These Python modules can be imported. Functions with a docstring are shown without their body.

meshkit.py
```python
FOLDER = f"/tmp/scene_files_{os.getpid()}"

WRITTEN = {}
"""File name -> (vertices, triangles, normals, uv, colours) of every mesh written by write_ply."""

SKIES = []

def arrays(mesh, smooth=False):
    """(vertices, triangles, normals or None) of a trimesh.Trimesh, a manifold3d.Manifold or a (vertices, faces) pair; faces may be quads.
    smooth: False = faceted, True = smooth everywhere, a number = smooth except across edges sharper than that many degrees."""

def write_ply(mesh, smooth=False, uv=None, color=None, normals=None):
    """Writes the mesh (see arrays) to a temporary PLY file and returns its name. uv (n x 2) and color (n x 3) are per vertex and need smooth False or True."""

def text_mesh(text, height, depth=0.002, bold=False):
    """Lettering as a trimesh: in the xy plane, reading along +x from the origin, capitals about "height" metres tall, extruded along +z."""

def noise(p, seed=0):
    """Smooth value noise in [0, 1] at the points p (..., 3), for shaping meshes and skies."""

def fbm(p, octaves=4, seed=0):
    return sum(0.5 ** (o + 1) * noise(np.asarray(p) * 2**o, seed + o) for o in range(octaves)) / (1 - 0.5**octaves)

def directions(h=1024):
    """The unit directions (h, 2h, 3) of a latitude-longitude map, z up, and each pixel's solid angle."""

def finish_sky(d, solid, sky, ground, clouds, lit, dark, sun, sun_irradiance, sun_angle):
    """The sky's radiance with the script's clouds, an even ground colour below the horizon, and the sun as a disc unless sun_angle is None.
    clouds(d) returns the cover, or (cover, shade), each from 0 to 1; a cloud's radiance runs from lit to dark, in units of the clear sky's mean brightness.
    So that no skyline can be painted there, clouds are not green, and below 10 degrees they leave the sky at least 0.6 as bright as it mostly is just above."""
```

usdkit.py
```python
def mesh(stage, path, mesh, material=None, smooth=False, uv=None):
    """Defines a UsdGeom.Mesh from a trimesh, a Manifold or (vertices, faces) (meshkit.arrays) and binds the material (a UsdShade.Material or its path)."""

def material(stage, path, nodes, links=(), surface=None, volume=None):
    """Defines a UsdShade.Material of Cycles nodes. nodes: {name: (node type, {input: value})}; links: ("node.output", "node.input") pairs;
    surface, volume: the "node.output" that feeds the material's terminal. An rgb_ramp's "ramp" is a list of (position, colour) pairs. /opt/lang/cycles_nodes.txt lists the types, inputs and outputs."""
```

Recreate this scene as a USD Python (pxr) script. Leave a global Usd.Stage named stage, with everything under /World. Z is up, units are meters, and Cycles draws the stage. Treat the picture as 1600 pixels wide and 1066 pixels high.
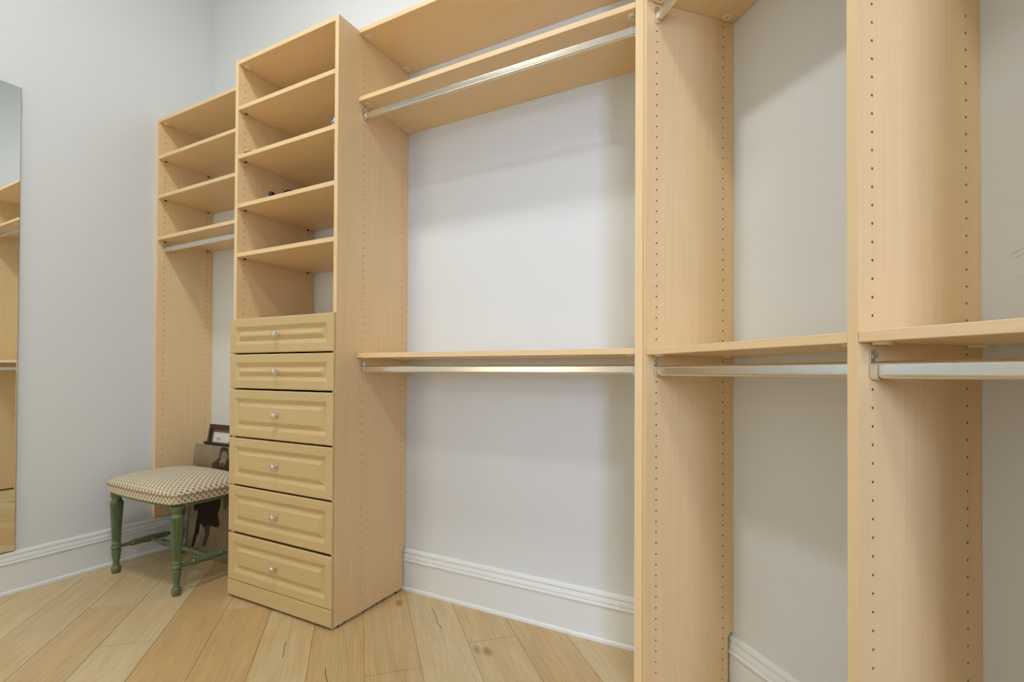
import math, random
import numpy as np
import trimesh, usdkit, meshkit
from shapely.geometry import Polygon, Point, box as sbox
from shapely import affinity
from shapely.ops import unary_union
from pxr import Usd, UsdGeom, UsdLux, UsdShade, Gf, Sdf, Vt

random.seed(7); rng = np.random.default_rng(7)
stage = Usd.Stage.CreateInMemory()
UsdGeom.SetStageUpAxis(stage, UsdGeom.Tokens.z); UsdGeom.SetStageMetersPerUnit(stage, 1.0)
UsdGeom.Xform.Define(stage, '/World'); UsdGeom.Scope.Define(stage, '/World/Looks')

# ------------------------------------------------------------------ camera, light, exposure
F_PX, YAW, PITCH, ROLL, CY = 769.8, 0.4838, 0.0099, 0.0049, 574.7
CAM = np.array([3.0446, -1.8131, 1.0079])
fw = np.array([-math.sin(YAW), math.cos(YAW), 0]); rt = np.array([math.cos(YAW), math.sin(YAW), 0]); up = np.array([0, 0, 1.])
Fv = math.cos(PITCH) * fw + math.sin(PITCH) * up; Uv = -math.sin(PITCH) * fw + math.cos(PITCH) * up
Rv = math.cos(ROLL) * rt + math.sin(ROLL) * Uv; Uv = -math.sin(ROLL) * rt + math.cos(ROLL) * Uv
cam = UsdGeom.Camera.Define(stage, '/World/camera')
cam.AddTransformOp().Set(Gf.Matrix4d(*Rv, 0, *Uv, 0, *(-Fv), 0, *CAM, 1))
cam.CreateHorizontalApertureAttr(36.0); cam.CreateVerticalApertureAttr(36.0 * 1066 / 1600)
cam.CreateFocalLengthAttr(36.0 * F_PX / 1600)
cam.CreateVerticalApertureOffsetAttr((CY - 533) / 1600 * 36.0)
cam.CreateClippingRangeAttr(Gf.Vec2f(0.05, 100))
cam.CreateExposureAttr(0.12)

ROOM_Z, FRONT_Y = 3.57, -3.4
LAMP = np.array([1.5, -1.35, ROOM_Z]); LAMP_R = 0.15; LAMP_COL, LAMP_POWER = (.94, .94, .92), 120.0  # first lamp is out of view, lights tower, shelves and walls from above
LAMP2 = np.array([3.5, -2.4, ROOM_Z]); LAMP2_COL, LAMP2_POWER = (.97, .99, .92), 96.0  # added fill lamp, out of view, brightens the tower side and floor
WIN = (4.20, 4.95, 1.10, 2.15)                       # unseen opening in the front wall, lights the room low from the right: x0, x1, z0, z1
dome = UsdLux.DomeLight.Define(stage, '/World/sky'); dome.CreateIntensityAttr(0.3); dome.CreateColorAttr(Gf.Vec3f(.85, .92, 1.0))
day = UsdLux.RectLight.Define(stage, '/World/daylight')
day.CreateWidthAttr(WIN[1] - WIN[0]); day.CreateHeightAttr(WIN[3] - WIN[2]); day.CreateIntensityAttr(28.0); day.CreateColorAttr(Gf.Vec3f(.62, .71, 1.0))
day.AddTranslateOp().Set(Gf.Vec3d((WIN[0] + WIN[1]) / 2, FRONT_Y - .13, (WIN[2] + WIN[3]) / 2)); day.AddRotateXOp().Set(90.0)   # shines along +y

WIN2 = (0.3, 1.3, .05, 2.3)                          # added tall glazed opening behind the camera, for soft fill
day2 = UsdLux.RectLight.Define(stage, '/World/daylight_broad')  # added warm fill behind the camera, lifts the low areas
day2.CreateWidthAttr(WIN2[1] - WIN2[0]); day2.CreateHeightAttr(WIN2[3] - WIN2[2]); day2.CreateIntensityAttr(2.6); day2.CreateColorAttr(Gf.Vec3f(1.0, .82, .52))
day2.AddTranslateOp().Set(Gf.Vec3d((WIN2[0] + WIN2[1]) / 2, FRONT_Y - .13, (WIN2[2] + WIN2[3]) / 2)); day2.AddRotateXOp().Set(90.0)

# ------------------------------------------------------------------ materials
def mat(name, nodes, links, surface): return usdkit.material(stage, '/World/Looks/' + name, nodes, links, surface)
def plain(name, col, rough=.5, metal=0., spec=.5, **k):
    return mat(name, {'p': ('principled_bsdf', dict(base_color=col, roughness=rough, metallic=metal, specular_ior_level=spec, **k))}, [], 'p.BSDF')
def wood(name, light, dark, scale, rough=.42, seed=0.):
    return mat(name, {'t': ('texture_coordinate', {}), 'm': ('mapping', dict(scale=scale, location=(seed, seed * 2, seed * 3))),
        'n': ('noise_texture', dict(scale=1., detail=5., roughness=.6)), 'r': ('rgb_ramp', {'ramp': [(.30, dark), (.62, light)]}),
        'm2': ('mapping', dict(scale=tuple(s * .12 for s in scale))), 'n2': ('noise_texture', dict(scale=1., detail=2.)),
        'r2': ('rgb_ramp', {'ramp': [(.3, (.975, .97, .96)), (.7, (1, 1, 1))]}), 'x': ('mix', dict(mix_type='multiply', fac=1.)),
        'p': ('principled_bsdf', dict(roughness=rough, specular_ior_level=.4))},
        [('t.object', 'm.vector'), ('m.vector', 'n.vector'), ('n.fac', 'r.fac'), ('t.object', 'm2.vector'), ('m2.vector', 'n2.vector'), ('n2.fac', 'r2.fac'),
         ('r.color', 'x.color1'), ('r2.color', 'x.color2'), ('x.color', 'p.base_color')], 'p.BSDF')
ML, MD = (.86, .642, .368), (.82, .602, .336)
MAPLE_V = wood('maple_upright', ML, MD, (130, 130, 3.0))
MAPLE_H = wood('maple_level', ML, MD, (3.0, 130, 130))
MAPLE_D = wood('maple_drawer', (.645, .49, .25), (.61, .455, .225), (2.5, 90, 90), .38)
HOLE = plain('raw_chipboard', (.10, .058, .028), .9)  # dark colour stands for the shade inside the pin holes
WALL = mat('wall_paint', {'t': ('texture_coordinate', {}), 'n': ('noise_texture', dict(scale=260., detail=2.)), 'b': ('bump', dict(strength=.05, distance=.001)),
    'p': ('principled_bsdf', dict(base_color=(.735, .773, .80), roughness=.62, specular_ior_level=.3))}, [('t.object', 'n.vector'), ('n.fac', 'b.height'), ('b.normal', 'p.normal')], 'p.BSDF')
CEIL = plain('ceiling_paint', (.86, .855, .84), .8)
TRIM = plain('trim_paint', (.80, .835, .855), .35)
CHROME = plain('chrome', (.80, .80, .80), .16, 1.)
SATIN = plain('satin_metal', (.76, .73, .65), .27, 1.)
PIN = plain('dark_pin', (.07, .04, .025), .5)
CAMT = plain('tan_plastic', (.90, .74, .52), .35)
GREEN = mat('green_paint', {'t': ('texture_coordinate', {}), 'n': ('noise_texture', dict(scale=45., detail=4.)), 'r': ('rgb_ramp', {'ramp': [(.3, (.098, .140, .064)), (.7, (.142, .184, .094))]}),
    'p': ('principled_bsdf', dict(roughness=.35))}, [('t.object', 'n.vector'), ('n.fac', 'r.fac'), ('r.color', 'p.base_color')], 'p.BSDF')
GLIDE = plain('brown_glide', (.25, .11, .05), .5)
WELT = plain('welt_cord', (.34, .22, .14), .8)
BLACKP = plain('black_plastic', (.015, .012, .01), .4)
DARKWOOD = wood('dark_walnut', (.065, .032, .018), (.035, .016, .010), (4, 60, 60), .4)
FILLET = plain('brown_fillet', (.23, .11, .06), .5)
PAPER = plain('paper', (.72, .71, .66), .8)
INK = plain('ink', (.05, .05, .05), .8)
CAULK = plain('caulk', (.55, .50, .44), .9)
DARKGAP = plain('leveller_black', (.03, .025, .02), .6)
BLUE = mat('blue_cloth', {'t': ('texture_coordinate', {}), 'n': ('noise_texture', dict(scale=160., detail=1.)), 'r': ('rgb_ramp', {'ramp': [(.42, (.10, .22, .55)), (.55, (.70, .76, .85))]}),
    'p': ('principled_bsdf', dict(roughness=.8))}, [('t.object', 'n.vector'), ('n.fac', 'r.fac'), ('r.color', 'p.base_color')], 'p.BSDF')
MIRROR = mat('mirror_silver', {'g': ('glossy_bsdf', dict(color=(.83, .85, .80), roughness=0.0))}, [], 'g.BSDF')
MIRROR_EDGE = plain('mirror_edge', (.10, .12, .10), .2)
GLASS = mat('window_glass', {'a': ('transparent_bsdf', {}), 'g': ('glossy_bsdf', dict(roughness=0.0)), 'f': ('fresnel', dict(IOR=1.45)), 'x': ('mix_closure', {})},
            [('f.fac', 'x.fac'), ('a.BSDF', 'x.closure1'), ('g.BSDF', 'x.closure2')], 'x.closure')
SCUFF = plain('scuff', (.62, .635, .65), .7)
TINT = mat('printed_canvas', {'a': ('attribute', dict(attribute='tint')), 'p': ('principled_bsdf', dict(roughness=.75, specular_ior_level=.2))}, [('a.color', 'p.base_color')], 'p.BSDF')

def floor_wood(name, light, dark, seed):
    # planks run along (1,-1): rotate object space by 45 degrees so that x runs along the plank
    return mat(name, {'t': ('texture_coordinate', {}), 'm': ('mapping', dict(rotation=(0, 0, math.radians(45)), scale=(1, 1, 1), location=(seed * 1.7, seed * .9, 0))),
        's': ('mapping', dict(scale=(1.3, 15, 15))), 'n': ('noise_texture', dict(scale=1., detail=7., roughness=.66, distortion=1.6)),
        's2': ('mapping', dict(scale=(6, 190, 100))), 'n2': ('noise_texture', dict(scale=1., detail=3.)),
        's3': ('mapping', dict(scale=(1.7, 5.5, 1))), 'v': ('noise_texture', dict(scale=1., detail=2., distortion=1.5)),
        'k': ('mapping', dict(scale=(2.6, 5.0, 1))), 'kv': ('voronoi_texture', dict(scale=1., randomness=1.)),
        'kr': ('rgb_ramp', {'ramp': [(0, (.35, .24, .16)), (.055, (.62, .50, .40)), (.11, (1, 1, 1))]}),
        'r': ('rgb_ramp', {'ramp': [(.25, dark), (.72, light)]}), 'r2': ('rgb_ramp', {'ramp': [(.28, (.86, .83, .79)), (.62, (1, 1, 1))]}),
        'r3': ('rgb_ramp', {'ramp': [(.35, (1.0, .93, .83)), (.65, (1, 1, 1))]}),
        'x': ('mix', dict(mix_type='multiply', fac=1.)), 'x2': ('mix', dict(mix_type='multiply', fac=1.)), 'x3': ('mix', dict(mix_type='multiply', fac=.8)),
        'b': ('bump', dict(strength=.08, distance=.002)),
        'p': ('principled_bsdf', dict(roughness=.40, specular_ior_level=.4))},
        [('t.object', 'm.vector'), ('m.vector', 's.vector'), ('s.vector', 'n.vector'), ('n.fac', 'r.fac'), ('m.vector', 's2.vector'), ('s2.vector', 'n2.vector'), ('n2.fac', 'r2.fac'),
         ('m.vector', 's3.vector'), ('s3.vector', 'v.vector'), ('v.fac', 'r3.fac'), ('m.vector', 'k.vector'), ('k.vector', 'kv.vector'), ('kv.distance', 'kr.fac'),
         ('r.color', 'x.color1'), ('r2.color', 'x.color2'), ('x.color', 'x2.color1'), ('r3.color', 'x2.color2'), ('x2.color', 'x3.color1'), ('kr.color', 'x3.color2'),
         ('x3.color', 'p.base_color'), ('n2.fac', 'b.height'), ('b.normal', 'p.normal')], 'p.BSDF')
OAK = {t: floor_wood('oak_' + t, l, d, s) for t, l, d, s in (
    ('pale', (.73, .62, .39), (.58, .465, .27), 1.), ('light', (.71, .585, .35), (.555, .43, .24), 4.3),
    ('golden', (.69, .535, .30), (.53, .39, .205), 7.7), ('amber', (.66, .49, .26), (.50, .355, .175), 11.2))}
GAP = plain('plank_gap', (.42, .30, .17), .8)

def fabric():
    n = {'t': ('texture_coordinate', {}), 'm': ('mapping', dict(rotation=(0, 0, math.radians(45)), scale=(56, 56, 1))), 'q': ('separate_xyz', {})}
    l = [('t.UV', 'm.vector'), ('m.vector', 'q.vector')]
    for a in 'xy':
        n['f' + a] = ('math', dict(math_type='fraction')); n['s' + a] = ('math', dict(math_type='subtract', value2=.5)); n['a' + a] = ('math', dict(math_type='absolute'))
        l += [('q.' + a, f'f{a}.value1'), (f'f{a}.value', f's{a}.value1'), (f's{a}.value', f'a{a}.value1')]
    n['mx'] = ('math', dict(math_type='maximum')); n['ad'] = ('math', dict(math_type='add'))
    l += [('ax.value', 'mx.value1'), ('ay.value', 'mx.value2'), ('ax.value', 'ad.value1'), ('ay.value', 'ad.value2')]
    cream, tan, brown = (.70, .65, .50), (.52, .43, .29), (.12, .062, .030)
    n['ra'] = ('rgb_ramp', {'ramp': [(0, tan), (.165, tan), (.17, brown), (.31, brown), (.315, tan), (1, tan)], 'interpolate': True})
    n['rb'] = ('rgb_ramp', {'ramp': [(0, (0, 0, 0)), (.355, (0, 0, 0)), (.37, (1, 1, 1)), (1, (1, 1, 1))]})
    n['x'] = ('mix', dict(color2=cream)); n['p'] = ('principled_bsdf', dict(roughness=.85, specular_ior_level=.2, sheen_weight=.2))
    n['w'] = ('noise_texture', dict(scale=900., detail=1.)); n['b'] = ('bump', dict(strength=.25, distance=.001))
    l += [('ad.value', 'ra.fac'), ('mx.value', 'rb.fac'), ('ra.color', 'x.color1'), ('rb.color', 'x.fac'), ('x.color', 'p.base_color'), ('t.UV', 'w.vector'), ('w.fac', 'b.height'), ('b.normal', 'p.normal')]
    return mat('seat_fabric', n, l, 'p.BSDF')
FABRIC = fabric()

# ------------------------------------------------------------------ prim helpers
used = {}
def path_for(parent, name):
    key = (str(parent), name); k = used.get(key, 0); used[key] = k + 1
    return f'{parent}/{name}' + (f'_{k:03d}' if k else '')
def tag(p, label=None, cat=None, group=None, kind=None):
    for k, v in (('label', label), ('category', cat), ('group', group), ('kind', kind)):
        if v: p.SetCustomDataByKey(k, v)
    return p
def thing(name, label, cat, loc=(0, 0, 0), rz=0., group=None):
    x = UsdGeom.Xform.Define(stage, path_for('/World', name)); x.AddTranslateOp().Set(Gf.Vec3d(*map(float, loc)))
    if rz: x.AddRotateZOp().Set(float(rz))
    return tag(x.GetPrim(), label, cat, group)
def obj(name, mesh, m, parent=None, smooth=False, uv=None, label=None):
    p = usdkit.mesh(stage, path_for(parent.GetPath() if parent else '/World', name), mesh, m, smooth=smooth, uv=uv).GetPrim()
    return tag(p, label)
def struct(name, mesh, m, parent=None, smooth=False):
    p = obj(name, mesh, m, parent, smooth)
    return p if parent else tag(p, kind='structure')

# ------------------------------------------------------------------ mesh helpers
cat_ = trimesh.util.concatenate
def bx(x0, x1, y0, y1, z0, z1, b=0.):
    if b <= 0:
        m = trimesh.creation.box((x1 - x0, y1 - y0, z1 - z0)); m.apply_translation(((x0 + x1) / 2, (y0 + y1) / 2, (z0 + z1) / 2)); return m
    P = []
    for X, sx in ((x0, 1), (x1, -1)):
        for Y, sy in ((y0, 1), (y1, -1)):
            for Z, sz in ((z0, 1), (z1, -1)):
                P += [(X + sx * b, Y + sy * b, Z), (X + sx * b, Y, Z + sz * b), (X, Y + sy * b, Z + sz * b)]
    return trimesh.convex.convex_hull(np.array(P))
def ext(poly, h): return trimesh.creation.extrude_polygon(poly, h, engine='earcut')
def to_axes(m, ex, ey, ez, o=(0, 0, 0)):
    M = np.eye(4); M[:3, 0], M[:3, 1], M[:3, 2], M[:3, 3] = ex, ey, ez, o
    m = m.copy(); m.apply_transform(M); return m
def lathe(profile, seg=24, flute=None):
    """profile [(r, z)]; flute(z) gives (depth, count) of the flutes"""
    ang = np.linspace(0, 2 * math.pi, seg, endpoint=False); V = []; n = len(profile)
    for r, z in profile:
        f = flute(z) if flute else 0.
        rr = r * (1 - f * (np.abs(np.cos(ang * 9)) ** 3.0)) if f else np.full(seg, r)
        V.append(np.stack([rr * np.cos(ang), rr * np.sin(ang), np.full(seg, z)], 1))
    V = np.concatenate(V); Fc = []
    for i in range(n - 1):
        for j in range(seg):
            a, b, c, d = i * seg + j, i * seg + (j + 1) % seg, (i + 1) * seg + (j + 1) % seg, (i + 1) * seg + j
            Fc += [(a, b, c), (a, c, d)]
    V = np.vstack([V, [[0, 0, profile[0][1]], [0, 0, profile[-1][1]]]]); k = n * seg
    for j in range(seg):
        Fc += [(k, (j + 1) % seg, j), (k + 1, (n - 1) * seg + j, (n - 1) * seg + (j + 1) % seg)]
    return trimesh.Trimesh(V, np.array(Fc), process=False)
def align(m, a, b):
    """turns a mesh whose axis is z from 0 to |b-a| onto the segment a-b"""
    a, b = np.array(a, float), np.array(b, float); z = (b - a) / np.linalg.norm(b - a)
    x = np.cross((0, 0, 1.) if abs(z[2]) < .9 else (1., 0, 0), z); x /= np.linalg.norm(x)
    return to_axes(m, x, np.cross(z, x), z, a)
def grid_faces(nu, nv):
    i, j = np.meshgrid(np.arange(nu - 1), np.arange(nv - 1), indexing='ij'); a = i * nv + j
    return np.concatenate([np.stack([a, a + nv, a + nv + 1], -1).reshape(-1, 3), np.stack([a, a + nv + 1, a + 1], -1).reshape(-1, 3)])

# ------------------------------------------------------------------ the room
T = 0.019; S2 = math.sqrt(.5)
XC = 2.83                                            # where back wall and the angled right wall meet
RX = XC - FRONT_Y                                    # where the angled wall meets the front wall
room = Polygon([(0, 0), (XC, 0), (RX, FRONT_Y), (0, FRONT_Y)])
struct('wall_left', bx(-.12, 0, FRONT_Y - .12, .12, 0, ROOM_Z), WALL)
struct('wall_back', bx(0, XC + .05, 0, .12, 0, ROOM_Z), WALL)
wr = ext(Polygon([(XC, 0), (RX + .17, FRONT_Y - .17), (RX + .34, FRONT_Y - .17), (XC + .05, .12)]), ROOM_Z)
struct('wall_right', wr, WALL)
holes = unary_union([sbox(w[0], w[2], w[1], w[3]) for w in (WIN, WIN2)])
struct('wall_front', to_axes(ext(sbox(0, 0, RX, ROOM_Z).difference(holes), .12), (1, 0, 0), (0, 0, 1), (0, 1, 0), (0, FRONT_Y - .12, 0)), WALL)
struct('ceiling', bx(-.12, RX + .4, FRONT_Y - .3, .12, ROOM_Z, ROOM_Z + .1), CEIL)
for k, (w0, w1, w2, w3) in enumerate((WIN, WIN2)):
    wn = UsdGeom.Xform.Define(stage, f'/World/window_{k + 1}'); tag(wn.GetPrim(), kind='structure')  # both openings are out of view; the second is added for fill
    fr = cat_([bx(w0, w0 + .04, FRONT_Y - .10, FRONT_Y - .02, w2, w3), bx(w1 - .04, w1, FRONT_Y - .10, FRONT_Y - .02, w2, w3),
               bx(w0 + .04, w1 - .04, FRONT_Y - .10, FRONT_Y - .02, w2, w2 + .04), bx(w0 + .04, w1 - .04, FRONT_Y - .10, FRONT_Y - .02, w3 - .04, w3)])
    obj('window_frame', fr, TRIM, wn.GetPrim()); obj('pane', bx(w0 + .04, w1 - .04, FRONT_Y - .064, FRONT_Y - .06, w2 + .04, w3 - .04), GLASS, wn.GetPrim())

# floor: oak planks laid at 45 degrees, each one a mesh; u = (x+y)/sqrt2 across the planks, t = (x-y)/sqrt2 along them
fl = struct('floor', bx(-.1, RX + .3, FRONT_Y - .15, .12, -.06, -.004), GAP)
PW, U0 = 0.1855, -0.2160
tones = {-3: 'light', -2: 'pale', -1: 'light', 0: 'golden', 1: 'pale', 2: 'amber', 3: 'golden', 4: 'light', 5: 'pale', 6: 'golden', 7: 'light', 8: 'light', 9: 'golden', 10: 'pale'}
tone_cycle = ['light', 'golden', 'pale', 'amber']
prng = random.Random(5)
for k in range(-14, 18):
    u_a, u_b = U0 + k * PW, U0 + (k + 1) * PW
    t = -1.2 + (k * .77) % 1.7 if k != 0 else .90 - 1.9
    first = True; cuts = [t]
    while t < 8: t += 1.9 if k == 0 else prng.uniform(1.6, 2.2); cuts.append(t)
    for q, (ta, tb) in enumerate(zip(cuts[:-1], cuts[1:])):
        g = .0004
        quad = Polygon([((u + s) * S2, (u - s) * S2) for u, s in ((u_a + g, ta + g), (u_b - g, ta + g), (u_b - g, tb - g), (u_a + g, tb - g))])
        p = quad.intersection(room)
        if p.is_empty or p.area < 1e-4: continue
        tone = tones.get(k, tone_cycle[(k * 3 + q) % 4])
        if k == 0 and tb < .95: tone = 'light'
        elif k != 0 and q and prng.random() < .35: tone = prng.choice(tone_cycle)
        in_ = p.buffer(-.0008, join_style=2)
        if in_.is_empty or in_.geom_type != 'Polygon' or p.geom_type != 'Polygon': continue
        m = ext(p, .0028); m.apply_translation((0, 0, -.004))
        cap = ext(in_, .0012); cap.apply_translation((0, 0, -.0012))
        obj('plank', cat_([m, cap]), OAK[tone], fl)

# fine drying cracks in three planks
CRACK = plain('wood_crack', (.10, .06, .03), .9)
for P_ in ([(1.444, -.567), (1.471, -.596), (1.495, -.615), (1.522, -.643)], [(1.701, -.611), (1.735, -.642), (1.769, -.665)], [(1.759, -.097), (1.790, -.120), (1.814, -.143), (1.860, -.190), (1.897, -.214)]):
    ms = []
    for (xa, ya), (xb, yb) in zip(P_[:-1], P_[1:]):
        m = trimesh.creation.box((math.hypot(xb - xa, yb - ya), .0022, .0004)); m.apply_transform(trimesh.transformations.rotation_matrix(math.atan2(yb - ya, xb - xa), (0, 0, 1))); m.apply_translation(((xa + xb) / 2, (ya + yb) / 2, .0002)); ms.append(m)
    obj('wood_crack', cat_(ms), CRACK, fl)

# baseboards: profile (distance from wall, height)
BASE = [(0, 0), (.020, 0), (.020, .006), (.0185, .011), (.015, .0145), (.0125, .0155), (.0125, .130), (.0155, .1315), (.0175, .135), (.0175, .139), (.0155, .1425), (.0120, .1435),
        (.0120, .1455), (.0135, .149), (.0125, .156), (.0095, .1635), (.0085, .1655), (.0085, .1675), (.0105, .170), (.0105, .176), (.0085, .182), (.005, .186), (0, .187)]
def baseboard(name, a, b, n):
    a, b, n = np.array([*a, 0.]), np.array([*b, 0.]), np.array([*n, 0.]); d = (b - a) / np.linalg.norm(b - a)
    m = ext(Polygon(BASE), np.linalg.norm(b - a)); m = to_axes(m, n, (0, 0, 1.), d, a)
    if np.linalg.det(np.stack([n, (0, 0, 1.), d], 1)) < 0: m.invert()
    struct(name, m, TRIM, smooth=25)
baseboard('baseboard_left', (0, FRONT_Y), (0, 0), (1, 0))
baseboard('baseboard_back', (.0, 0), (XC, 0), (0, -1))
baseboard('baseboard_right', (XC, 0), (RX, FRONT_Y), (-S2, -S2))
# small scuffs on the paint
def scuff(pts, o, ex, ez, nrm, name='scuff_mark'):
    P = [np.array(o) + p[0] * np.array(ex) + p[1] * np.array(ez) for p in pts]
    seg = []
    for a, b in zip(P[:-1], P[1:]):
        m = trimesh.creation.box((np.linalg.norm(b - a) + .001, .0022, .0006)); d = (b - a) / np.linalg.norm(b - a)
        seg.append(to_axes(m, d, np.cross(nrm, d), nrm, (a + b) / 2))
    return cat_(seg)
sc = scuff([(.004, .012), (-.002, .004), (-.002, -.006), (.004, -.011)], (1.566, -.0003, .873), (1, 0, 0), (0, 0, 1), (0, -1., 0))
obj('scuff_mark', sc, SCUFF, stage.GetPrimAtPath('/World/wall_back'))
nr = (-S2, -S2, 0)
o = (3.4386 - .0003 * S2, -.6086 - .0003 * S2, 1.205)
sc = cat_([scuff([(-.012, .022), (.0, .027), (.012, .031)], o, (S2, -S2, 0), (0, 0, 1), nr), scuff([(-.004, .015), (.012, .020)], o, (S2, -S2, 0), (0, 0, 1), nr), scuff([(-.003, -.020), (.004, -.020)], o, (S2, -S2, 0), (0, 0, 1), nr)])
obj('scuff_mark', sc, SCUFF, stage.GetPrimAtPath('/World/wall_right'))

# ------------------------------------------------------------------ closet parts (local frame of a unit: x along the front, y into the wall, z up)
ZG = 1.2057                                          # system holes lie on one 32 mm grid
def holes_z(z0, z1): return [ZG + .032 * k for k in range(int(math.ceil((z0 - ZG) / .032)), int(math.floor((z1 - ZG) / .032)) + 1)]
def panel_mesh(x0, x1, yf, yb, z0, z1, left=(), right=(), notch=True, rear_notch=.021, nz=.192):
    """upright board from front yf to back yb; left/right: (y, lo, hi) columns of blind shelf-pin holes in that face"""
    pts = [(yf, z0), (yb, z0), (yb, z1), (yf, z1)]
    if notch:
        r = .018; arc = [(yb - rear_notch + r - r * math.cos(a), nz - r + r * math.sin(a)) for a in np.linspace(0, math.pi / 2, 6)]
        pts = [(yf, z0), (yb - rear_notch, z0)] + arc + [(yb, nz), (yb, z1), (yf, z1)]
    base = Polygon(pts).buffer(0); sk = .006; out = []; a, b = x0, x1
    def skin(cols, xa):
        hs = [Point(y, z).buffer(.0027, quad_segs=2) for y, lo, hi in cols for z in holes_z(lo, hi)]
        return to_axes(ext(base.difference(unary_union(hs)), sk), (0, 1, 0), (0, 0, 1), (1, 0, 0), (xa, 0, 0))
    if left: out.append(skin(left, x0)); a += sk
    if right: out.append(skin(right, x1 - sk)); b -= sk
    out.append(to_axes(ext(base, b - a), (0, 1, 0), (0, 0, 1), (1, 0, 0), (a, 0, 0)))
    return cat_(out)
def liners(x, sgn, cols):
    """dark discs just inside each blind hole, its shade put into the colour"""
    return cat_([to_axes(trimesh.creation.cylinder(.0028, .0006, sections=8), (0, 1, 0), (0, 0, 1), (1, 0, 0), (x - sgn * .0014, y, z)) for y, lo, hi in cols for z in holes_z(lo, hi)])
def side_panel(unit, x0, x1, yf, yb, z0, z1, left=(), right=(), **k):
    p = obj('side_panel', panel_mesh(x0, x1, yf, yb, z0, z1, left, right, **k), MAPLE_V, unit)
    ms = ([liners(x0, -1, left)] if left else []) + ([liners(x1, 1, right)] if right else [])
    if ms: tag(obj('pin_hole', cat_(ms), HOLE, p), kind='stuff')
    return p
def shelf(unit, x0, x1, yf, yb, z, pins=None, cams=None, ys=(), b=.0012):
    """z is the top; pins / cams: 'l', 'r' ends that show fittings below, at the depths ys"""
    s = obj('shelf', bx(x0, x1, yf, yb, z - T, z, b), MAPLE_H, unit)
    for e in pins or '':
        for y in ys:
            X = x0 + .006 if e == 'l' else x1 - .006
            a = trimesh.creation.cylinder(.0028, .012, sections=10)
            m = cat_([to_axes(a, (0, 1, 0), (0, 0, 1), (1, 0, 0), (X, y, z - T - .0032)), bx(X - .001, X + .005, y - .0035, y + .0035, z - T - .008, z - T - .0004, .0008)])
            obj('shelf_pin', m, PIN, s)
    for e in cams or '':
        for y in ys:
            X = x0 + .017 if e == 'l' else x1 - .017
            disc = lathe([(.0155, 0), (.0155, .0030), (.0142, .0042), (.0070, .0042), (.0064, .0030)], 20); m = to_axes(disc, (1, 0, 0), (0, -1, 0), (0, 0, -1), (X, y, z - T))
            c = obj('cam_fitting', m, CAMT, s, 40)
            obj('cam_screw', cat_([bx(X - .0034, X + .0034, y - .0009, y + .0009, z - T - .0036, z - T - .0022), to_axes(trimesh.creation.cylinder(.0017, .003, sections=10), (1, 0, 0), (0, 1, 0), (0, 0, 1), (X + (-.010 if e == 'l' else .010), y, z - T - .0030))]), PIN, s)
    return s
def stadium(w, h): return Point(0, -(h - w) / 2).buffer(w / 2, quad_segs=8).union(Point(0, (h - w) / 2).buffer(w / 2, quad_segs=8)).convex_hull
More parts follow.
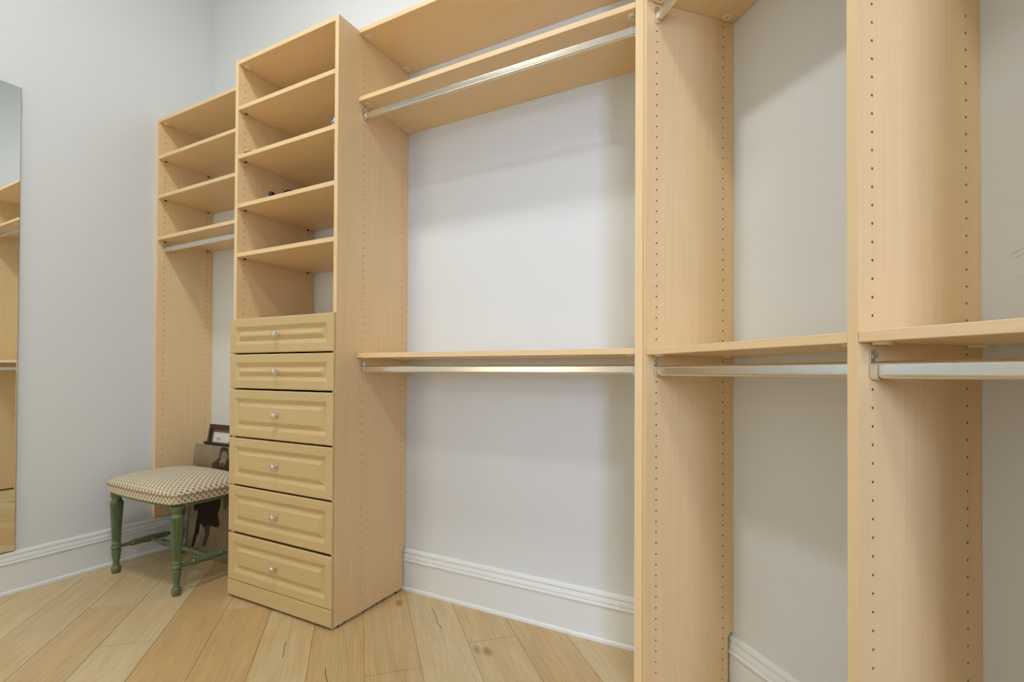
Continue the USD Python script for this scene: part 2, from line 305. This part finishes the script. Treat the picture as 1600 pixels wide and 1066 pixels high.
def bracket(unit, rod, x, sgn, y, zc):
    """flange screwed to a panel face at x (sgn = +1 rod leaves towards +x), with an open-topped cup round the rod"""
    plate = stadium(.018, .052); rim = plate.difference(stadium(.0145, .0485))
    cup = stadium(.0185, .034).difference(stadium(.0160, .0315)).difference(sbox(-.02, .008, .02, .03))
    ps = [(ext(plate, .0022), 0., .009), (ext(rim, .0036), 0., .009), (ext(cup, .013), .0018, 0.), (ext(Point(0, 0).buffer(.0042), .0046), 0., .0235)]
    ms = []
    for m, dx, dz in ps:
        q = to_axes(m, (0, 1, 0), (0, 0, 1), (sgn, 0, 0), (x + sgn * dx, y, zc + dz))
        if sgn < 0: q.invert()
        ms.append(q)
    obj('rod_bracket', cat_(ms), CHROME, rod, 30)
def hanging_rod(unit, x0, x1, y, zc):
    m = to_axes(ext(stadium(.0150, .0300), x1 - x0 - .004), (0, 1, 0), (0, 0, 1), (1, 0, 0), (x0 + .002, y, zc))
    r = obj('hanging_rod', m, SATIN, unit, 30)
    bracket(unit, r, x0, 1, y, zc); bracket(unit, r, x1, -1, y, zc)
    return r

TL0, TL1, TR0, TR1 = .887, .908, 1.518, 1.537
DT, DL, DM, DR = .4255, .3086, .3189, .3149
zT = [2.4196, 2.2100, 1.9881, 1.7651, 1.5424]
zL = [2.4154, 2.2092, 1.9888, 1.7557]
zM = [2.4267, 2.1436, 1.0844]

# ---- left hanging unit
u = thing('hanging_unit', 'narrow maple closet section in the left corner, three open shelves over one hanging rod', 'closet unit', (0, 0, 0), group=None)
side_panel(u, .0005, T, -DL, -.0005, .195, zL[0], right=[(-.2735, .22, 2.36), (-.0365, .22, 2.36)], notch=False)
for i, z in enumerate(zL):
    shelf(u, T + .0005, TL0 - .0005, -DL, -.001, z, 'l' if 0 < i else None, 'l' if i == 0 else None, (-.2735, -.0365))
hanging_rod(u, T, TL0, -.270, 1.691)

# ---- drawer tower
u = thing('drawer_tower', 'tall maple closet tower with five open shelves over six raised-panel drawers', 'closet unit', (0, 0, 0))
side_panel(u, TL0, TL1, -DT, -.0005, .0105, zT[0], left=[(-.270, .22, 2.36), (-.0365, .22, 2.36)], right=[(-.3925, 1.26, 2.39), (-.0470, 1.26, 2.39)])
side_panel(u, TR0, TR1, -DT, -.0005, .0105, zT[0], left=[(-.3925, 1.26, 2.39), (-.0470, 1.26, 2.39)], right=[(-.2843, .03, 2.41), (-.0399, .03, 2.41)])
for i, z in enumerate(zT):
    shelf(u, TL1 + .0005, TR0 - .0005, -DT, -.001 if i in (0, 2) else -.012, z, 'lr' if i else None, None if i else 'lr', (-.3925, -.0470))
obj('deck', bx(TL1 + .0005, TR0 - .0005, -DT, -.001, 1.2180, 1.2370, .001), MAPLE_H, u)
zd = [1.2404, 1.0885, 1.0824, .9326, .9254, .7175, .7108, .5043, .4970, .2940, .2843, .0789]
DX0, DX1, DF, DB = .8817, 1.5340, -.4372, -.4260
def drawer_front(x0, x1, z0, z1):
    rings = [(0, DB), (0, DF + .0035), (.0022, DF + .0010), (.0050, DF), (.0360, DF), (.0375, DF + .0018), (.0400, DF + .0022), (.0520, DF + .0098), (.0535, DF + .0104), (.0555, DF + .0104), (.0630, DF + .0062), (.0720, DF + .0012), (.0740, DF + .0008)]
    V = []; 
    for i, y in rings: V += [(x0 + i, y, z0 + i), (x1 - i, y, z0 + i), (x1 - i, y, z1 - i), (x0 + i, y, z1 - i)]
    Fc = []
    for k in range(len(rings) - 1):
        for j in range(4):
            a, b, c, d = k * 4 + j, k * 4 + (j + 1) % 4, k * 4 + 4 + (j + 1) % 4, k * 4 + 4 + j
            Fc += [(a, b, c), (a, c, d)]
    n = len(rings) * 4 - 4; Fc += [(n, n + 1, n + 2), (n, n + 2, n + 3), (0, 2, 1), (0, 3, 2)]
    return trimesh.Trimesh(np.array(V), np.array(Fc), process=False)
knob_prof = [(.0085, 0), (.0085, .0025), (.0062, .0038), (.0052, .008), (.0055, .011), (.0100, .0135), (.0132, .0165), (.0138, .0195), (.0128, .0228), (.0098, .0255), (.0090, .0258), (.0050, .0268), (.0015, .0272)]
for i in range(6):
    z1, z0 = zd[2 * i], zd[2 * i + 1]
    d = obj('drawer', cat_([drawer_front(DX0, DX1, z0, z1), bx(TL1 + .013, TR0 - .013, DB, -.045, z0 + .012, z1 - .024)]), MAPLE_D, u)
    kn = to_axes(lathe(knob_prof, 28), (1, 0, 0), (0, 0, 1), (0, -1, 0), (1.203, DF + .0012, (z0 + z1) / 2))
    obj('knob', kn, CHROME, d, 35, label='round polished chrome knob')
obj('toe_kick', bx(DX0, DX1, DF, DB, .0104, .0775, .0015), MAPLE_D, u)
def feet(unit, xs, ys):
    for x in xs:
        for y in ys: obj('leveller_foot', to_axes(lathe([(.008, .0002), (.008, .004), (.005, .006), (.005, .0110)], 12), (1, 0, 0), (0, 1, 0), (0, 0, 1), (x, y, 0)), DARKGAP, unit)
feet(u, (TL0 + .0105, TR1 - .0105), (-.40, -.06))
cm = []
for y in np.arange(-.425, -.03, .0085):                 # torn caulk and filler under the exposed side
    if rng.random() < .8:
        s = rng.uniform(.003, .0055); m = trimesh.creation.icosphere(1, s); m.vertices *= (rng.uniform(.5, 1.0), rng.uniform(.8, 1.6), rng.uniform(.6, 1.2)); m.vertices += rng.normal(0, .0006, m.vertices.shape)
        m.apply_translation((TR1 - .007 + rng.uniform(-.003, .001), y, .0052)); m.vertices[:, 2] = np.clip(m.vertices[:, 2], .0003, .0102); cm.append(m)
tag(obj('caulk_residue', cat_(cm), CAULK, u), 'torn pale caulk left along the bottom edge', kind='stuff')

# ---- double hanging unit
XCl, XCr = 2.6794, 2.7030
u = thing('hanging_unit', 'wide maple double-hanging section right of the drawer tower, two rods and bare wall behind', 'closet unit', (0, 0, 0))
for i, z in enumerate(zM):
    shelf(u, TR1 + .0005, XCl - .0005, -DM, -.001, z, None, 'lr', (-.2843, -.0399))
side_panel(u, XCl, XCr, -DM, -.0005, .0105, zM[0], left=[(-.2843, .03, 2.41), (-.0399, .03, 2.41)])
feet(u, ((XCl + XCr) / 2,), (-.28, -.06)); hanging_rod(u, TR1, XCl, -.2843, 2.078); hanging_rod(u, TR1, XCl, -.2843, 1.019)

# ---- angled units on the right wall: local x = s along the wall, y = depth into the wall
AX, AY, LB = 2.7039, -.3199, .649
zR1, zR2, zRt = 1.081, 1.0816, 2.1411
def angled(label, s): return thing('hanging_unit', label, 'closet unit', (AX + s * S2, AY - s * S2, 0), -45.)
cols = [(.0345, .03, 2.41), (.2747, .03, 2.41)]
u = angled('maple hanging section on the angled wall between the two tall drilled side panels', 0.)
side_panel(u, 0, T, 0, DR, .0105, zM[0], right=cols, nz=.196)
shelf(u, T + .0005, LB - .0005, 0, DR - .001, zR1, None, 'lr', (.0345, .2747))
shelf(u, T + .0005, LB - .0005, 0, DR - .001, zRt, None, 'lr', (.0345, .2747)); shelf(u, T + .0005, LB - .0005, 0, DR - .001, zM[0], None, 'lr', (.0345, .2747))
feet(u, (T / 2,), (.04, .25)); hanging_rod(u, T, LB, .0345, 1.0155); hanging_rod(u, T, LB, .0345, 2.076)
u = angled('maple hanging section at the right edge of the photo, nearest the camera', LB)
side_panel(u, 0, T, 0, DR, .0105, zM[0], left=cols, right=cols, nz=.196)
L2 = .46
shelf(u, T + .0005, L2 - .0005, 0, DR - .001, zR2, None, 'lr', (.0345, .2747))
shelf(u, T + .0005, L2 - .0005, 0, DR - .001, zRt, None, 'lr', (.0345, .2747)); shelf(u, T + .0005, L2 - .0005, 0, DR - .001, zM[0], None, 'lr', (.0345, .2747))
side_panel(u, L2, L2 + T, 0, DR, .0105, zM[0], left=cols, nz=.196)  # end panel out of view, placed to shade the tall panel beside it
feet(u, (T / 2, L2 + T / 2), (.04, .25)); hanging_rod(u, T, L2, .0345, 1.0155); hanging_rod(u, T, L2, .0345, 2.076)

# ------------------------------------------------------------------ wall mirror
mr = thing('wall_mirror', 'tall frameless mirror on the left wall, cut by the left edge of the photo', 'mirror', (.0030, -1.25, .1913), -.40)
MY0, MY1, MZ = -.375, .375, 2.2968 - .1913
obj('mirror_backing', bx(.0006, .0052, MY0, MY1, 0, MZ), MIRROR_EDGE, mr)
obj('mirror_glass', bx(.0053, .0062, MY0 + .0015, MY1 - .0015, .0015, MZ - .0015), MIRROR, mr)

# ------------------------------------------------------------------ stool
SX, SY = .417, -.395                                   # centre; legs at +-(.265, .15)
st = thing('upholstered_stool', 'small green stool with turned fluted legs and a cream lattice-patterned padded seat', 'stool', (SX, SY, 0))
LX, LY = .265, .150
def leg():
    P = [(.0150, .0052), (.0195, .012), (.0208, .021), (.0190, .031), (.0140, .037), (.0118, .041), (.0135, .044), (.0138, .047), (.0122, .050), (.0130, .056), (.0165, .080), (.0192, .104), (.0200, .112), (.0165, .1165),
         (.0160, .1175), (.0215, .1215), (.0232, .128), (.0215, .1345), (.0175, .138), (.0172, .141), (.0195, .144), (.0195, .149), (.0176, .152)]
    P += [(.0176 + (.0272 - .0176) * ((z - .152) / .188) ** 1.15, z) for z in np.linspace(.155, .340, 18)]
    P += [(.0276, .3465), (.0266, .3535), (.0232, .3590), (.0208, .3615), (.0200, .3650), (.0196, .3700), (.0215, .3755), (.0245, .3800), (.0255, .3840), (.0255, .4020)]
    return lathe(P, 108, lambda z: .17 if .158 < z < .350 else (.05 if .052 < z < .105 else 0))
lg = leg()
for sx, sy in ((-1, -1), (1, -1), (-1, 1), (1, 1)):
    m = lg.copy(); m.apply_translation((sx * LX, sy * LY, 0)); p = obj('leg', m, GREEN, st, 28)
    gd = lathe([(.0165, .0002), (.0165, .0040), (.0150, .0054)], 20); gd.apply_translation((sx * LX, sy * LY, 0)); obj('foot_glide', gd, GLIDE, p)
def turned(L, r):
    f = [(.0, .45), (.04, .45), (.17, .62), (.20, .95), (.215, .98), (.235, .70), (.245, .66), (.255, .98), (.275, 1.0), (.285, .72), (.30, .72), (.31, .95), (.33, .95), (.345, .80), (.42, .98), (.5, 1.08)]
    f = f + [(1 - a, b) for a, b in f[-2::-1]]
    return lathe([(r * b, a * L) for a, b in f], 20)
ZS = .128
for sx in (-1, 1): obj('stretcher', align(turned(2 * LY - .03, .0165), (sx * LX, -LY + .015, ZS), (sx * LX, LY - .015, ZS)), GREEN, st, 30)
obj('stretcher', align(turned(2 * LX - .024, .0150), (-LX + .012, 0, ZS), (LX - .012, 0, ZS)), GREEN, st, 30)
# seat rail: curved green apron below the cushion
def outline(w, d, r, bulge, n=96):
    """rounded rectangle whose sides bow out by bulge; points anticlockwise"""
    a = np.linspace(0, 2 * math.pi, n, endpoint=False); e = 5.5
    x = np.sign(np.cos(a)) * np.abs(np.cos(a)) ** (2 / e); y = np.sign(np.sin(a)) * np.abs(np.sin(a)) ** (2 / e)
    return np.stack([x * (w + bulge * (1 - y ** 2)), y * (d + bulge * (1 - x ** 2))], 1)
rail = Polygon(outline(LX + .026, LY + .026, .02, .006)).difference(Polygon(outline(LX - .002, LY - .002, .02, .006)))
m = ext(rail, .026); m.apply_translation((0, 0, .3970)); obj('seat_rail', m, GREEN, st, 30)
# cushion: cloth grid mapped over a dome with a boxed side
W, D, NU, NV = LX + .034, LY + .040, 85, 65
ZW, ZB, CROWN = .4550, .4130, .054
BU = .016
def cushion(z_low, z_side, crown, grow, n1, n2, extra):
    pu, pv = np.meshgrid(np.linspace(-W - extra, W + extra, n1), np.linspace(-D - extra, D + extra, n2), indexing='ij')
    cu, cv = np.clip(pu, -W, W), np.clip(pv, -D, D); du, dv = np.abs(pu - cu), np.abs(pv - cv); drop = np.maximum(du, dv)
    a, b = cu / W, cv / D
    e = 1 - np.maximum(np.abs(a), np.abs(b)) ** 3.2 * .0
    x = cu + np.sign(cu) * BU * (1 - b ** 2) * np.abs(a) ** 2; y = cv + np.sign(cv) * BU * (1 - a ** 2) * np.abs(b) ** 2
    k = np.maximum(1 - np.abs(a) ** 2.6, 0) ** .45 * np.maximum(1 - np.abs(b) ** 2.6, 0) ** .45
    rnd = np.minimum(1, (np.abs(a * b)) ** 14); x = x * (1 - .035 * rnd); y = y * (1 - .05 * rnd)
    f = drop / extra
    pinch = 1 - grow * f; x *= pinch; y *= pinch
    z = z_side + crown * k - drop
    return np.stack([x, y, z], -1).reshape(-1, 3), grid_faces(n1, n2), np.stack([pu, pv], -1).reshape(-1, 2)
v, f, uv = cushion(ZB, ZW, CROWN, .012, NU + 12, NV + 12, .040)
obj('seat_cushion', trimesh.Trimesh(v, f, process=False), FABRIC, st, True, uv=uv)
# welt cord round the cushion's edge
al = np.linspace(0, 1, 40, endpoint=False); per = np.concatenate([np.stack([-W + 2 * W * al, -D + 0 * al], 1), np.stack([W + 0 * al, -D + 2 * D * al], 1), np.stack([W - 2 * W * al, D + 0 * al], 1), np.stack([-W + 0 * al, D - 2 * D * al], 1)])
a, b = per[:, 0] / W, per[:, 1] / D
rx = (per[:, 0] + np.sign(per[:, 0]) * BU * (1 - b ** 2) * np.abs(a) ** 2) * (1 - .035 * np.minimum(1, np.abs(a * b) ** 14)); ry = (per[:, 1] + np.sign(per[:, 1]) * BU * (1 - a ** 2) * np.abs(b) ** 2) * (1 - .05 * np.minimum(1, np.abs(a * b) ** 14))
ring = np.stack([rx, ry, np.full(len(rx), ZW - .004)], 1); N = len(ring); tv = np.roll(ring, -1, 0) - np.roll(ring, 1, 0); tv /= np.linalg.norm(tv, axis=1)[:, None]; nn = np.cross(tv, (0, 0, 1.))
ph = np.linspace(0, 2 * math.pi, 8, endpoint=False)
V = (ring[:, None] + .0030 * (np.cos(ph)[None, :, None] * nn[:, None] + np.sin(ph)[None, :, None] * np.array([0, 0, 1.]))).reshape(-1, 3); Fc = []
for i in range(N):
    for j in range(8):
        A, B, C, E_ = i * 8 + j, ((i + 1) % N) * 8 + j, ((i + 1) % N) * 8 + (j + 1) % 8, i * 8 + (j + 1) % 8
        Fc += [(A, B, C), (A, C, E_)]
obj('welt', trimesh.Trimesh(V, np.array(Fc), process=False), WELT, st, True)

# ------------------------------------------------------------------ pictures behind the stool
case = thing('picture_panel', 'dark board propped upright behind the sepia photo canvas, mostly hidden', 'picture', (.385, -.105, 0))
obj('board', bx(-.185, .19, -.044, .040, 0, .604, .002), BLACKP, case)
CY0, CY1, CH = -.222, -.170, .598                        # canvas leans from the floor to the board
cv_ = thing('photo_canvas', 'sepia photograph printed on canvas, leaning behind the green stool', 'picture', (.337, CY0, 0))
CW = .365; lean = math.atan2(CY1 - CY0, CH); ez = np.array([0, math.sin(lean), math.cos(lean)]); ey = np.array([0, math.cos(lean), -math.sin(lean)])
nx, nz_ = 150, 240
gx, gz = np.meshgrid(np.linspace(-CW / 2, CW / 2, nx), np.linspace(0, CH, nz_), indexing='ij')
q = np.stack([gx, gz, 0 * gx], -1); pts = np.stack([gx, gz], -1).reshape(-1, 2) + np.array([.337, 0])
bg = np.array([.255, .205, .135]); noise = meshkit.fbm(np.concatenate([pts * 14, np.zeros((len(pts), 1))], 1), 4, 3)
col = bg[None] * (0.80 + .40 * noise)[:, None] * (.85 + .30 * np.clip(pts[:, 1] / CH, 0, 1))[:, None]
def paint(poly, c, soft=.004, amt=1.):
    global col
    from shapely import contains_xy, points, distance
    P = Polygon(poly) if not hasattr(poly, 'geom_type') else poly
    d = distance(points(pts[:, 0], pts[:, 1]), P); w = np.clip(1 - d / soft, 0, 1)[:, None] * amt
    col = col * (1 - w) + np.array(c)[None] * w * (.8 + .4 * noise)[:, None]
dark, mid, lite = (.022, .014, .009), (.065, .048, .030), (.30, .255, .18)
paint([(.16, .0), (.52, .0), (.52, .05), (.16, .06)], (.20, .155, .10), .03, .6)
paint([(.20, .47), (.36, .455), (.52, .47), (.52, .38), (.20, .40)], (.13, .095, .06), .03, .7)             # hedge / ground line
paint([(.335, .50), (.39, .535), (.47, .535), (.52, .47), (.50, .36), (.33, .36)], (.07, .052, .032), .012)          # jacket
paint(Point(.425, .560).buffer(.034), (.075, .058, .035), .006); paint(affinity.scale(Point(.428, .548).buffer(.024), 1, 1.25), lite, .006, .75)
paint([(.388, .548), (.396, .590), (.425, .602), (.456, .590), (.466, .545), (.455, .575), (.42, .580), (.398, .572)], (.05, .036, .022), .005)  # dark hair
paint([(.395, .520), (.42, .480), (.445, .520), (.43, .535), (.41, .535)], lite, .004); paint([(.412, .515), (.42, .508), (.427, .515), (.424, .45), (.416, .45)], (.05, .036, .022), .004)
paint([(.245, .43), (.43, .43), (.445, .32), (.425, .26), (.40, .20), (.345, .155), (.275, .165), (.245, .22), (.240, .32)], dark, .007)    # dark coat
paint([(.245, .35), (.222, .275), (.203, .255), (.212, .235), (.245, .245)], dark, .006)
paint([(.42, .24), (.442, .195), (.437, .178), (.385, .175), (.38, .22)], dark, .006)
paint([(.245, .22), (.285, .18), (.268, .12), (.243, .06), (.222, .03), (.216, .045), (.232, .12)], dark, .006)
paint([(.315, .165), (.36, .175), (.362, .13), (.340, .07), (.312, .058), (.318, .075), (.328, .12)], mid, .006)
paint([(.276, .168), (.292, .168), (.286, .12), (.276, .08), (.268, .06), (.262, .075), (.272, .12)], lite, .004, .8); paint([(.255, .11), (.266, .10), (.252, .045), (.240, .03)], lite, .004, .7)
paint([(.430, .40), (.448, .40), (.455, .32), (.440, .30)], lite, .005, .6); paint([(.458, .40), (.50, .40), (.50, .30), (.47, .27), (.458, .32)], (.10, .075, .05), .008, .8)
local = (gx[..., None] * np.array([1., 0, 0]) + gz[..., None] * ez).reshape(-1, 3)
fm = trimesh.Trimesh(local - ey * .0004, grid_faces(nx, nz_), process=False)
if fm.face_normals[0] @ ey > 0: fm.invert()
pr = obj('print', fm, TINT, cv_)
UsdGeom.PrimvarsAPI(pr).CreatePrimvar('tint', Sdf.ValueTypeNames.Color3fArray, 'vertex').Set(Vt.Vec3fArray.FromNumpy(np.clip(col, .004, 1).astype(np.float32)))
body = bx(-CW / 2, CW / 2, 0, .018, 0, CH); body = to_axes(body, (1, 0, 0), ey, ez)
obj('canvas', body, plain('canvas_edge', (.40, .33, .24), .8), cv_)
# small dark frame standing on the board, leaning back
fs = thing('framed_note', 'small dark brown framed lettering standing on the board above the photo canvas', 'picture frame', (.335, -.146, .6042))
FW, FH, la = .215, .104, math.radians(10); ez = np.array([0, math.sin(la), math.cos(la)]); ey = np.array([0, math.cos(la), -math.sin(la)]); B = .030
def fb(x0, x1, y0, y1, z0, z1, b=0.): return to_axes(bx(x0, x1, y0, y1, z0, z1, b), (1, 0, 0), ey, ez, (0, 0, 0.0015))
h = FW / 2
fm = cat_([fb(-h, -h + B - .012, -.004, .018, 0, FH, .001), fb(h - B + .012, h, -.004, .018, 0, FH, .001), fb(-h + B - .012, h - B + .012, -.004, .018, FH - .026, FH, .001), fb(-h + B - .012, h - B + .012, -.004, .018, 0, .004, .0005)])
obj('frame', fm, DARKWOOD, fs)
obj('ledge', bx(-h - .026, h, -.0095, .030, 0, .0060, .0008), DARKWOOD, fs)
obj('fillet', cat_([fb(-h + .018, h - .018, .010, .0135, FH - .042, FH - .026)]), FILLET, fs)
obj('fillet', cat_([fb(-h + .018, -h + .026, .008, .0135, .004, FH - .026)]), plain('grey_fillet', (.17, .14, .10), .5), fs)
obj('paper', fb(-h + .026, h - .018, .0125, .014, .004, FH - .042), PAPER, fs)
tx = meshkit.text_mesh('Eirl', .0175, .0006); tx.apply_translation((-h + .060, .016, 0))
obj('lettering', to_axes(tx, (1, 0, 0), ez, -ey, ey * .0126 + np.array([0, 0, .0015])), INK, fs)

# ------------------------------------------------------------------ small things on the tower shelves
zs3 = zT[2]
m = cat_([bx(-.022, .022, -.0035, .0035, .0002, .0034, .0008), bx(-.022, -.012, -.0045, .0045, .0002, .0046, .001)])
t_ = thing('dark_strip', 'thin flat dark strip lying at the left front edge of an open tower shelf', 'strip', (.975, -.4215, zs3), 2.)
obj('strip', m, BLACKP, t_)
t_ = thing('cloth_scrap', 'small crumpled blue and white scrap at the right end of an open tower shelf', 'cloth', (1.500, -.402, zs3))
m = trimesh.creation.icosphere(3, 1.); n = meshkit.fbm(m.vertices * 2.2 + 5, 3, 2); m.vertices *= (0.55 + .9 * n)[:, None]; m.vertices *= (.017, .014, .018); m.apply_translation((0, 0, -m.bounds[0][2] + .0002)); obj('cloth', m, BLUE, t_, True)
zs4 = zT[3]
def wavy(P, r, seg=8):
    P = np.array(P); ph = np.linspace(0, 2 * math.pi, seg, endpoint=False); V = []
    for i, p in enumerate(P):
        t = P[min(i + 1, len(P) - 1)] - P[max(i - 1, 0)]; t /= np.linalg.norm(t); nx_ = np.cross(t, (0, 0, 1.)); nx_ /= np.linalg.norm(nx_); b = np.cross(nx_, t)
        V.append(p + r * (np.cos(ph)[:, None] * nx_ + np.sin(ph)[:, None] * b * .8))
    V = np.concatenate(V); Fc = []
    for i in range(len(P) - 1):
        for j in range(seg): A, B2, C, D2 = i * seg + j, i * seg + (j + 1) % seg, (i + 1) * seg + (j + 1) % seg, (i + 1) * seg + j; Fc += [(A, C, B2), (A, D2, C)]
    return trimesh.Trimesh(V, np.array(Fc), process=False)
t_ = thing('strap', 'small black strap-like item lying on the open tower shelf two above the drawers', 'strap', (1.115, -.375, zs4))
P = [(-.075, .02, .006), (-.05, .0, .010), (-.02, -.012, .010), (.01, -.004, .016), (.04, .006, .031), (.065, .004, .034), (.09, .01, .026), (.12, .03, .008)]
from scipy.interpolate import make_interp_spline
P = make_interp_spline(np.linspace(0, 1, len(P)), np.array(P), 3)(np.linspace(0, 1, 40))
obj('band', wavy(P, .006), BLACKP, t_, True); obj('buckle', bx(-.050, -.030, -.012, .010, .0002, .043, .004), BLACKP, t_)

# ------------------------------------------------------------------ ceiling lights, out of view; the second is added fill
def ceiling_light(label, pos, lens):
    cl = thing('ceiling_light', label, 'lamp', tuple(pos))
    obj('rim', to_axes(lathe([(LAMP_R + .03, 0), (LAMP_R + .03, .02), (LAMP_R + .022, .03), (LAMP_R + .006, .03), (LAMP_R + .004, .015)], 40), (1, 0, 0), (0, -1, 0), (0, 0, -1), (0, 0, -.0005)), TRIM, cl, 30)
    obj('lens', to_axes(lathe([(LAMP_R, .016), (LAMP_R - .01, .03), (.10, .042), (.04, .048), (.002, .049)], 40), (1, 0, 0), (0, -1, 0), (0, 0, -1), (0, 0, -.0005)), lens, cl, 40)
LENS = mat('lamp_lens', {'e': ('emission', dict(color=LAMP_COL, strength=LAMP_POWER))}, [], 'e.emission')
LENS2 = mat('lamp_lens_dim', {'e': ('emission', dict(color=LAMP2_COL, strength=LAMP2_POWER))}, [], 'e.emission')  # glow of the added fill lamp
ceiling_light('round flush white ceiling light in front of the drawer tower', LAMP, LENS)
ceiling_light('round flush white ceiling light above the camera, nearer the window', LAMP2, LENS2)
